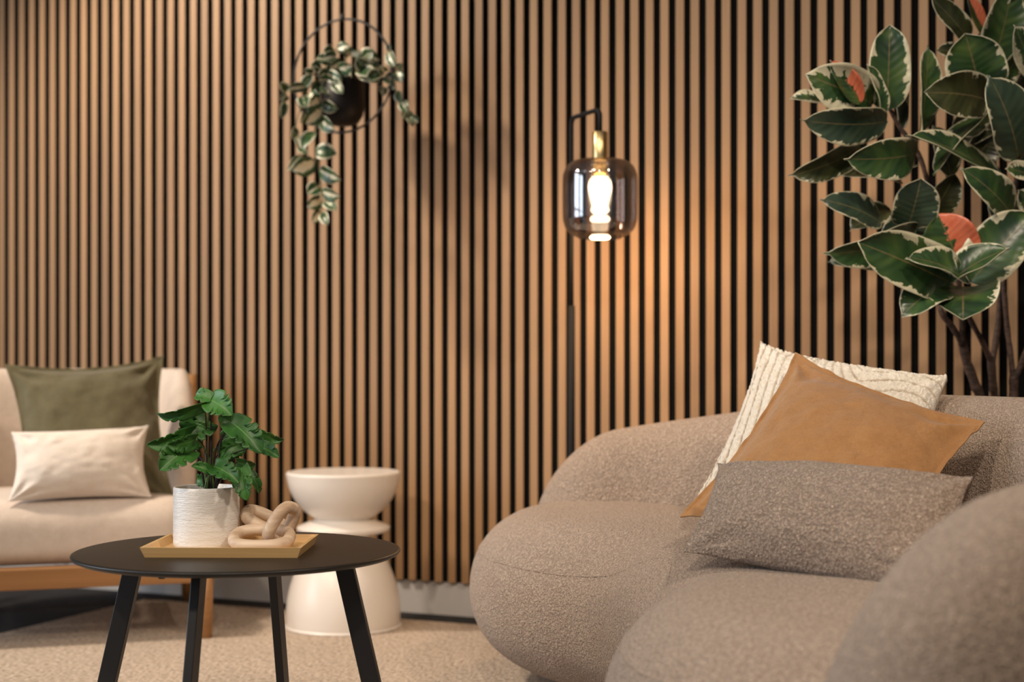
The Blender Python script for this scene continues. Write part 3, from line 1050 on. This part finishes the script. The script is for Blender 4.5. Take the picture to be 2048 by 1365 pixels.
# shell back, wrapping forward at both sides
arc = [(-0.298, -0.04), (-0.300, 0.10), (-0.272, 0.240), (-0.16, 0.292), (0.0, 0.300), (0.16, 0.292), (0.262, 0.240), (0.286, 0.10), (0.284, -0.04)]
ap = spline(arc, 8)
m = len(ap)
sg = np.r_[0, np.cumsum(np.linalg.norm(np.diff(ap, axis=0), axis=1))]
de = np.minimum(sg, sg[-1] - sg)
cp = np.sqrt(np.clip(1 - np.clip(1 - de / 0.05, 0, 1) ** 2, 0, 1))
cp = np.maximum(cp, 0.04)
tp = 0.44 + 0.232 * np.clip(de / 0.17, 0, 1) ** 0.6
vs, fs = sweep(ap, 0.042 * cp, tp, np.full(m, 0.20), 28)
obj('backrest', vs, fs, M_chair, chair)
for sx in (-1, 1):
    MB().tube([(sx * 0.325, 0.30, 0.19), (sx * 0.335, 0.31, 0.40), (sx * 0.345, 0.325, 0.655)], [0.020, 0.018, 0.014], 12).build('back_post', M_chairwood, chair, world=False)

cushion('linen_cushion', 'olive green linen cushion propped against the armchair back',
        [P(8, 728, 3.72), P(328, 712, 3.86), P(352, 1005, 3.66), P(38, 1010, 3.56)], 0.060, M_olive, n=80, pinch=0.13, flange=0.05, wrinkle=0.010, seed=11, sag=0.0, puff=0.85)
cushion('lumbar_cushion', 'small cream cushion in front of the olive cushion on the armchair',
        [P(22, 864, 3.54), P(297, 852, 3.66), P(303, 995, 3.58), P(15, 1005, 3.46)], 0.062, M_cream, n=70, pinch=0.10, wrinkle=0.006, seed=14, puff=0.65)

# ------------------------------------------------------------------ floor lamp
ZL = 3.60
foot = P(1143, 730, ZL)
lamp = thing('floor_lamp', 'slim black floor lamp with smoked glass shade and brass socket', 'lamp', (foot.x, foot.y, 0.0112))
base_z = 0.0
Pl = lambda px, py, z: P(px, py, z)
MB().lathe([(0, 0), (0.10, 0), (0.105, 0.003), (0.105, 0.012), (0.10, 0.016), (0, 0.016)], 48).build('lamp_base', M_black, lamp, world=False)
lower_top = P(1138, 612, ZL)
MB().tube([(foot.x, foot.y, 0.015), (foot.x, foot.y, lower_top.z)], 0.0088, 14).build('lower_pole', M_pole, lamp)
hx = P(1200, 218, 3.47)
pole_top = P(1143, 240, ZL)
zt2 = hx.z
cx_, cy_ = foot.x, foot.y
dirh = Vector((hx.x - cx_, hx.y - cy_, 0))
ln_ = dirh.length
dirh.normalize()
rb = 0.018
pts = [Vector((cx_, cy_, lower_top.z - 0.02)), Vector((cx_, cy_, zt2 - rb))]
for k in range(1, 7):
    a = PI / 2 * k / 6
    pts.append(Vector((cx_, cy_, zt2 - rb)) + dirh * (rb * (1 - math.cos(a))) + UPV * (rb * math.sin(a)))
for k in range(0, 7):
    a = PI / 2 * k / 6
    pts.append(Vector((cx_, cy_, zt2 - rb)) + dirh * (ln_ - rb + rb * math.sin(a)) + UPV * (rb * math.cos(a)))
sock_top = P(1198, 264, 3.47).z
pts.append(Vector((hx.x, hx.y, sock_top - 0.004)))
MB().tube(pts, 0.0056, 12).build('upper_pole', M_pole, lamp)
sh_top, sh_bot = P(1198, 318, 3.47).z, P(1198, 474, 3.47).z
hxx, hyy = hx.x, hx.y
MB().lathe([(0, sh_top - 0.006), (0.018, sh_top - 0.006), (0.0185, sh_top - 0.004), (0.0185, sock_top - 0.0015), (0.017, sock_top), (0, sock_top)], 32, (hxx, hyy, 0)).build('brass_socket', M_brass, lamp)
_m = Mat('smoked_glass', (0.5, 0.5, 0.5), 0.05)
nt = _m.t
nt.nodes.remove(_m.b)
tr = nt.nodes.new('ShaderNodeBsdfTransparent')
tr.inputs[0].default_value = (0.50, 0.44, 0.41, 1)
gl = nt.nodes.new('ShaderNodeBsdfGlossy')
gl.inputs['Color'].default_value = (0.85, 0.88, 0.92, 1)
gl.inputs['Roughness'].default_value = 0.03
lw = nt.nodes.new('ShaderNodeLayerWeight')
lw.inputs[0].default_value = 0.28
mr = nt.nodes.new('ShaderNodeMapRange')
mr.inputs[3].default_value = 0.20
mr.inputs[4].default_value = 0.70
nt.links.new(lw.outputs['Fresnel'], mr.inputs[0])
mx = nt.nodes.new('ShaderNodeMixShader')
nt.links.new(mr.outputs[0], mx.inputs[0])
nt.links.new(tr.outputs[0], mx.inputs[1])
nt.links.new(gl.outputs[0], mx.inputs[2])
nt.links.new(mx.outputs[0], nt.nodes['Material Output'].inputs[0])
M_glass = _m.m
hh = sh_top - sh_bot
rs = 0.0895
gp = [(0.050, sh_bot - 0.004), (0.058, sh_bot + 0.001), (0.070, sh_bot + 0.007), (0.081, sh_bot + 0.018), (0.087, sh_bot + 0.034), (rs, sh_bot + 0.052), (rs, sh_bot + hh - 0.050),
      (0.0865, sh_bot + hh - 0.032), (0.079, sh_bot + hh - 0.017), (0.066, sh_bot + hh - 0.007), (0.045, sh_bot + hh - 0.002), (0.019, sh_bot + hh)]
MB().lathe([tuple(r) for r in spline(gp, 4)], 72, (hxx, hyy, 0)).build('glass_shade', M_glass, lamp)
_m = Mat('lit_bulb', (1, 1, 1), 0.5)
_m.set('Emission Color', (1.0, 0.80, 0.52, 1))
_m.set('Emission Strength', 7.0)
M_bulb = _m.m
bz = sh_top - 0.008
bp = [(0.0, -0.126), (0.012, -0.125), (0.0165, -0.121), (0.022, -0.117), (0.0215, -0.112), (0.0185, -0.105), (0.022, -0.090), (0.0275, -0.070), (0.0285, -0.058), (0.0265, -0.046), (0.0205, -0.038), (0.019, -0.035), (0.0, -0.034)]
MB().lathe([(max(r, 0), z) for r, z in bp], 32, (hxx, hyy, bz)).build('bulb', M_bulb, lamp)
MB().lathe([(0, -0.034), (0.0195, -0.034), (0.0195, -0.006), (0.012, -0.002), (0, -0.002)], 32, (hxx, hyy, bz)).build('bulb_holder', M_brass, lamp)
MB().lathe([(0, -0.142), (0.020, -0.142), (0.0235, -0.138), (0.0235, -0.134), (0.020, -0.130), (0, -0.130)], 32, (hxx, hyy, bz)).build('glow_disc', M_bulb, lamp)
MB().lathe([(0, -0.184), (0.021, -0.184), (0.0245, -0.181), (0.0245, -0.178), (0.020, -0.174), (0, -0.174)], 32, (hxx, hyy, bz)).build('glow_disc', M_bulb, lamp)  # added glowing disc standing in for the bulb's reflection at the glass lip
light('POINT', 'lamp_light', (hxx, hyy, bz - 0.215), 3.7, (1.0, 0.58, 0.26), shadow_soft_size=0.025)

# ------------------------------------------------------------------ hanging planter
ZH = 3.84
hc = P(685, 152, ZH)
hang = thing('hanging_planter', 'trailing variegated vine in a black ring planter hanging before the slats', 'planter', (hc.x, hc.y, hc.z - 0.151))
RR = 0.1500
ring = [hc + Vector((math.cos(2 * PI * k / 72) * RR, 0, math.sin(2 * PI * k / 72) * RR)) for k in range(72)]
MB().tube(ring, 0.0032, 8, closed=True).build('ring', M_black, hang)
MB().tube([hc + UPV * (RR + 0.008), Vector((hc.x, hc.y, H))], 0.0016, 6).build('cord', M_black, hang)
MB().lathe([(0, -0.010), (0.006, -0.009), (0.007, 0), (0.005, 0.010), (0, 0.011)], 16, tuple(hc + UPV * (RR + 0.006))).build('hanger_knot', M_black, hang)
ptz = hc.z - RR + 0.018
pp = [(0, 0), (0.025, 0.001), (0.043, 0.009), (0.054, 0.027), (0.058, 0.050), (0.058, 0.118), (0.056, 0.120), (0.054, 0.118), (0.054, 0.105), (0, 0.105)]
MB().lathe(pp, 48, (hc.x, hc.y, ptz)).build('pot', M_blackpot, hang)
MB().lathe([(0, 0.1055), (0.0535, 0.1055), (0.0535, 0.109), (0, 0.114)], 32, (hc.x, hc.y, ptz)).build('soil', M_soil, hang)


def r3(x, y, z=ZH):
    return P(540 + x / 2.903, y / 2.903, z)


PX3 = ZH / FPX / 2.903
VINES = [[(425, 400), (330, 440), (290, 560), (272, 700), (262, 860), (282, 980), (300, 1100), (300, 1200), (292, 1260)],
         [(400, 400), (260, 470), (190, 600), (150, 730), (160, 850), (176, 910), (135, 960)],
         [(400, 400), (280, 420), (190, 500), (110, 520), (85, 560), (75, 650)],
         [(480, 400), (580, 390), (660, 430), (730, 520), (790, 620), (835, 700)],
         [(470, 390), (560, 340), (660, 400), (720, 340), (740, 420)],
         [(450, 400), (440, 330), (380, 290), (340, 300)], [(450, 400), (380, 380), (300, 400), (240, 390)]]
for vv in VINES:
    pts = [r3(x, y, ZH - 0.03 - 0.035 * min(1, k / 3)) if k else Vector((hc.x, hc.y, ptz + 0.108)) for k, (x, y) in enumerate(vv)]
    MB().tube(spline(pts, 5), 0.0015, 6).build('vine', M_vine, hang)
# leaf: base, tip, width (zoomed pixels), depth offset
VL = [((295, 690), (378, 755), 72), ((255, 765), (185, 865), 68), ((262, 880), (388, 896), 82), ((262, 935), (130, 992), 92), ((290, 985), (412, 1046), 74), ((288, 1085), (218, 1128), 74),
      ((305, 1112), (408, 1140), 66), ((295, 1165), (216, 1202), 64), ((318, 1168), (388, 1222), 56), ((292, 1235), (246, 1296), 52), ((305, 1235), (336, 1308), 48),
      ((152, 740), (128, 810), 38), ((150, 790), (178, 870), 36), ((182, 905), (104, 996), 40), ((165, 860), (215, 900), 34), ((205, 505), (100, 522), 48), ((105, 525), (58, 478), 46), ((95, 545), (60, 585), 44), ((85, 590), (66, 690), 38),
      ((190, 500), (245, 430), 50), ((300, 640), (205, 720), 82), ((300, 660), (210, 640), 70), ((190, 560), (205, 630), 62), ((205, 650), (175, 715), 40), ((255, 415), (200, 400), 40),
      ((300, 485), (240, 535), 64), ((318, 490), (355, 555), 60), ((300, 600), (396, 634), 62), ((285, 570), (232, 610), 68), ((370, 480), (425, 545), 50), ((400, 470), (335, 430), 64),
      ((330, 430), (420, 470), 58), ((345, 420), (275, 445), 60), ((300, 400), (235, 385), 66), ((380, 300), (310, 310), 64), ((385, 330), (310, 345), 58), ((390, 290), (465, 270), 54),
      ((420, 370), (350, 395), 80), ((400, 400), (480, 380), 66), ((440, 400), (475, 440), 50), ((350, 360), (270, 340), 62), ((460, 330), (430, 270), 54), ((470, 310), (530, 300), 58),
      ((520, 350), (640, 350), 112), ((540, 340), (600, 300), 70), ((500, 410), (620, 440), 72), ((520, 440), (640, 480), 62), ((560, 400), (500, 340), 74), ((640, 420), (560, 470), 60),
      ((665, 440), (725, 480), 62), ((670, 420), (640, 380), 46), ((690, 300), (725, 390), 52), ((680, 290), (700, 260), 30), ((735, 390), (770, 370), 40), ((740, 410), (765, 480), 48), ((700, 480), (720, 520), 46), ((650, 500), (655, 560), 40),
      ((740, 530), (765, 600), 44), ((765, 590), (800, 660), 50), ((790, 640), (830, 740), 46), ((815, 680), (858, 715), 40), ((780, 650), (770, 690), 34), ((230, 540), (290, 600), 70)]
for i, (b, t, w) in enumerate(VL):
    zo = ZH - 0.045 + random.uniform(-0.035, 0.02)
    leaf(hang, LM['vine'], r3(b[0], b[1], zo + 0.012), r3(t[0], t[1], zo - random.uniform(0, 0.02)), w * PX3 * 1.30, roll=random.uniform(-0.6, 0.6), bow=0.10, fold=0.25,
         shape='oval', nu=7, nv=9, wave=0.02, seed=i, thick=0.0005)

# ------------------------------------------------------------------ variegated rubber tree behind the sofa
ZF = 3.10
ft = P(1995, 900, 3.20)
tree = thing('rubber_tree', 'tall variegated rubber plant with cream-edged leaves behind the sofa', 'plant', (ft.x, ft.y, 0.0112))
MB().lathe([(0, 0), (0.085, 0), (0.09, 0.005), (0.112, 0.27), (0.114, 0.285), (0.108, 0.288), (0.103, 0.27), (0.102, 0.255), (0, 0.255)], 40).build('pot', M_treepot, tree, world=False)
MB().lathe([(0, 0.2555), (0.1015, 0.2555), (0.1015, 0.262), (0, 0.270)], 32).build('soil', M_soil, tree, world=False)


def trunk(pts, r0, r1):
    """pts: (px, py, depth); radii in photograph pixels."""
    w = [P(*p) for p in pts]
    sp_ = spline(w, 6)
    rr = np.linspace(r0, r1, len(sp_)) * 3.15 / FPX
    rr = rr * (1 + 0.06 * np.sin(np.arange(len(rr)) * 1.3))
    MB().tube(sp_, list(rr), 12).build('trunk', M_bark, tree)


soil = ft + Vector((0, 0, 0))


def foot_of(dx, dy=0.0):
    p = Vector((ft.x + dx, ft.y + dy, 0.25))
    d = p - Vector((0, 0, CAM_H))
    zz = d.x * -SN + d.y * CS
    return (1024 + FPX * (d.x * CS + d.y * SN) / zz, HORIZON - FPX * d.z / zz, zz)


trunk([foot_of(-0.035), (1962, 830, 3.2), (1950, 770, 3.18), (1934, 725, 3.17), (1924, 680, 3.15)], 10.5, 9.0)
trunk([(1926, 690, 3.15), (1905, 655, 3.13), (1882, 622, 3.12), (1872, 560, 3.14), (1866, 480, 3.15), (1858, 385, 3.14), (1838, 310, 3.12), (1800, 255, 3.10), (1778, 215, 3.08)], 6.5, 4.0)
trunk([(1923, 690, 3.15), (1925, 640, 3.12), (1920, 590, 3.08), (1916, 545, 3.05)], 7.0, 5.0)
trunk([foot_of(0.0, 0.02), (1990, 830, 3.22), (1986, 770, 3.2), (1982, 718, 3.19)], 9.0, 8.0)
trunk([(1983, 725, 3.19), (1965, 685, 3.17), (1940, 638, 3.15), (1925, 600, 3.12)], 6.0, 5.0)
trunk([(1983, 730, 3.19), (1992, 680, 3.2), (2001, 595, 3.2), (2004, 520, 3.2), (1998, 400, 3.18), (1984, 300, 3.17), (1972, 230, 3.15), (1962, 180, 3.12)], 6.5, 4.5)
trunk([foot_of(0.05), (2026, 840, 3.2), (2027, 790, 3.2), (2027, 752, 3.19)], 10.0, 9.0)
trunk([(2027, 760, 3.19), (2020, 700, 3.18), (2014, 650, 3.18), (2008, 560, 3.18), (2010, 460, 3.18), (2030, 380, 3.16), (2036, 310, 3.14)], 6.0, 4.5)
trunk([(2028, 760, 3.19), (2046, 720, 3.17), (2068, 650, 3.15), (2080, 520, 3.15), (2070, 420, 3.12)], 6.5, 5.0)
trunk([(1984, 300, 3.17), (1996, 220, 3.17), (1990, 140, 3.16)], 4.5, 3.5)
trunk([(1858, 385, 3.14), (1850, 420, 3.16), (1836, 445, 3.17)], 4.0, 3.0)

# leaves: base px, tip px, width px, kind, roll, bow, fold, depth of base, depth of tip, shape, extras
FL = [((1745, 208), (1612, 150), 92, 'cream', 0.15, 0.10, 0.35, 3.06, 2.98, 'round', {}),
      ((1722, 207), (1660, 120), 44, 'coral', 0.35, 0.03, 0.5, 3.02, 2.98, 'oval', {}),
      ((1772, 222), (1779, 50), 76, 'green', 0.2, 0.05, 0.35, 3.07, 3.04, 'round', {}),
      ((1660, 205), (1579, 198), 34, 'cream', 0.9, 0.08, 0.3, 3.08, 3.06, 'oval', {}),
      ((1774, 242), (1602, 240), 72, 'slate_sheen', -0.35, 0.10, 0.30, 3.05, 2.95, 'oval', {}),
      ((1764, 236), (1733, 128), 38, 'green', 0.95, 0.05, 0.6, 3.05, 3.02, 'oval', {}),
      ((1800, 262), (1790, 130), 40, 'slate_sheen', 0.9, 0.03, 0.4, 3.12, 3.12, 'oval', {}),
      ((1836, 280), (1856, 90), 60, 'green', 0.85, 0.03, 0.5, 3.08, 3.04, 'oval', {'twist': 1.2}),
      ((1834, 305), (1686, 318), 74, 'green', -0.25, 0.13, 0.30, 3.04, 2.95, 'oval', {}),
      ((1722, 288), (1577, 352), 58, 'olive', -0.5, 0.12, 0.35, 3.10, 3.04, 'oval', {}),
      ((1834, 332), (1716, 333), 42, 'olive', 1.0, 0.05, 0.3, 3.10, 3.08, 'oval', {}),
      ((1806, 366), (1676, 352), 40, 'olive', 1.15, 0.06, 0.3, 3.12, 3.10, 'oval', {}),
      ((2006, 366), (1814, 270), 60, 'green', 1.05, 0.06, 0.4, 3.10, 2.96, 'oval', {}),
      ((1976, 222), (1866, 350), 54, 'green', 1.0, 0.05, 0.35, 3.08, 3.02, 'oval', {}),
      ((1962, 186), (1930, 66), 108, 'green', 0.1, 0.06, 0.35, 3.09, 3.03, 'round', {}),
      ((1972, 200), (1850, 168), 84, 'olive', 0.2, 0.08, 0.35, 3.07, 2.98, 'round', {'droop': 0.1}),
      ((1922, 108), (1874, 100), 32, 'olive', 0.5, 0.05, 0.3, 3.14, 3.12, 'oval', {}),
      ((1938, 82), (1860, -6), 46, 'olive', 0.5, 0.06, 0.4, 3.13, 3.08, 'oval', {}),
      ((1972, 82), (1932, -12), 32, 'coral', 0.7, 0.03, 0.4, 3.14, 3.12, 'oval', {}),
      ((1984, 132), (2024, -26), 86, 'green', 0.35, 0.06, 0.35, 3.13, 3.08, 'oval', {}),
      ((1992, 175), (2044, 98), 44, 'green', 0.6, 0.05, 0.4, 3.13, 3.10, 'oval', {}),
      ((2066, 155), (2028, 50), 62, 'cream', 0.5, 0.05, 0.4, 3.10, 3.05, 'oval', {}),
      ((2036, 318), (1977, 150), 98, 'slate_sheen', 0.55, 0.08, 0.30, 3.05, 2.96, 'oval', {}),
      ((1908, 262), (1990, 198), 62, 'olive', 0.5, 0.05, 0.3, 3.13, 3.10, 'oval', {}),
      ((2040, 312), (2002, 274), 36, 'olive', 0.5, 0.05, 0.3, 3.12, 3.08, 'oval', {}),
      ((1762, 448), (1640, 399), 56, 'slate_sheen', 0.55, 0.10, 0.30, 3.08, 3.00, 'oval', {}),
      ((1815, 455), (1842, 356), 84, 'slate_sheen', 0.3, 0.06, 0.3, 3.08, 3.02, 'round', {}),
      ((1850, 446), (1912, 344), 62, 'olive', 0.5, 0.06, 0.35, 3.12, 3.08, 'oval', {}),
      ((2022, 430), (1922, 336), 66, 'green', 0.45, 0.10, 0.40, 3.06, 2.98, 'oval', {}),
      ((2062, 352), (2010, 338), 40, 'cream', 0.6, 0.06, 0.3, 3.04, 3.00, 'oval', {}),
      ((1832, 452), (1648, 508), 74, 'green', -0.65, 0.12, 0.35, 3.08, 3.00, 'oval', {}),
      ((1762, 532), (1655, 524), 40, 'slate_sheen', 0.6, 0.08, 0.3, 3.10, 3.06, 'oval', {}),
      ((1905, 568), (1714, 484), 100, 'green', 0.20, 0.06, 0.35, 3.02, 2.92, 'round', {}),
      ((1922, 535), (1876, 428), 96, 'coral', 0.05, 0.05, 0.25, 3.06, 3.04, 'round', {}),
      ((1934, 566), (1812, 516), 64, 'green', 0.9, 0.10, 0.45, 2.98, 2.92, 'oval', {}),
      ((1900, 566), (2020, 498), 68, 'green', -0.85, 0.08, 0.5, 2.98, 2.93, 'oval', {}),
      ((1940, 566), (2068, 424), 104, 'green', -0.25, 0.05, 0.35, 3.05, 3.00, 'oval', {}),
      ((1886, 582), (1804, 632), 74, 'green', 0.5, 0.16, 0.35, 3.02, 2.95, 'round', {}),
      ((1926, 574), (1926, 644), 122, 'green', 0.0, 0.14, 0.30, 3.03, 2.93, 'round', {}),
      ((2068, 425), (2036, 380), 44, 'cream', 0.4, 0.06, 0.3, 3.10, 3.08, 'oval', {}),
      ((1902, 355), (1866, 250), 60, 'olive', 0.7, 0.05, 0.3, 3.14, 3.14, 'oval', {}),
      ((1842, 450), (1900, 400), 64, 'olive', 0.6, 0.05, 0.3, 3.16, 3.16, 'oval', {}),
      ((1780, 420), (1700, 462), 58, 'olive', 0.6, 0.1, 0.3, 3.14, 3.10, 'oval', {}),
      ((2010, 250), (2060, 190), 70, 'green', 0.4, 0.05, 0.3, 3.12, 3.10, 'oval', {}),
      ((2050, 330), (2090, 240), 70, 'green', 0.4, 0.05, 0.3, 3.12, 3.08, 'oval', {}),
      ((2068, 520), (2120, 440), 90, 'green', 0.3, 0.06, 0.3, 3.10, 3.05, 'oval', {}),
      ((2030, 60), (2080, -40), 80, 'green', 0.3, 0.06, 0.3, 3.12, 3.08, 'oval', {}),
      ((1940, 330), (1992, 262), 66, 'olive', 0.3, 0.05, 0.3, 3.16, 3.16, 'oval', {}),
      ((1975, 250), (2030, 300), 70, 'olive', 0.4, 0.05, 0.3, 3.17, 3.16, 'oval', {}),
      ((1990, 240), (1925, 290), 58, 'olive', 0.5, 0.05, 0.3, 3.17, 3.16, 'oval', {}),
      ((2000, 200), (2048, 150), 72, 'olive', 0.3, 0.05, 0.3, 3.16, 3.14, 'oval', {}),
      ((1985, 150), (1962, 60), 60, 'olive', 0.4, 0.05, 0.3, 3.17, 3.17, 'oval', {}),
      ((1870, 470), (1905, 545), 60, 'olive', 0.3, 0.05, 0.3, 3.15, 3.13, 'oval', {}),
      ((1850, 455), (1790, 395), 66, 'olive', 0.4, 0.05, 0.3, 3.16, 3.16, 'oval', {}),
      ((1845, 450), (1760, 485), 66, 'slate_sheen', 0.4, 0.08, 0.3, 3.13, 3.08, 'oval', {}),
      ((2030, 400), (1985, 440), 60, 'olive', 0.4, 0.05, 0.3, 3.14, 3.12, 'oval', {}),
      ((2036, 330), (2060, 270), 60, 'slate_sheen', 0.4, 0.05, 0.3, 3.10, 3.06, 'oval', {})]
for i, (b, t, w, kd, roll, bow, fold, z0_, z1_, shp, ex) in enumerate(FL):
    leaf(tree, LM[kd], P(b[0], b[1], z0_), P(t[0], t[1], z1_), w * 1.17 * 3.05 / FPX, roll=roll, bow=bow, fold=fold, shape=shp, nu=13, nv=25, wave=0.05, seed=i, thick=0.0010, **ex)
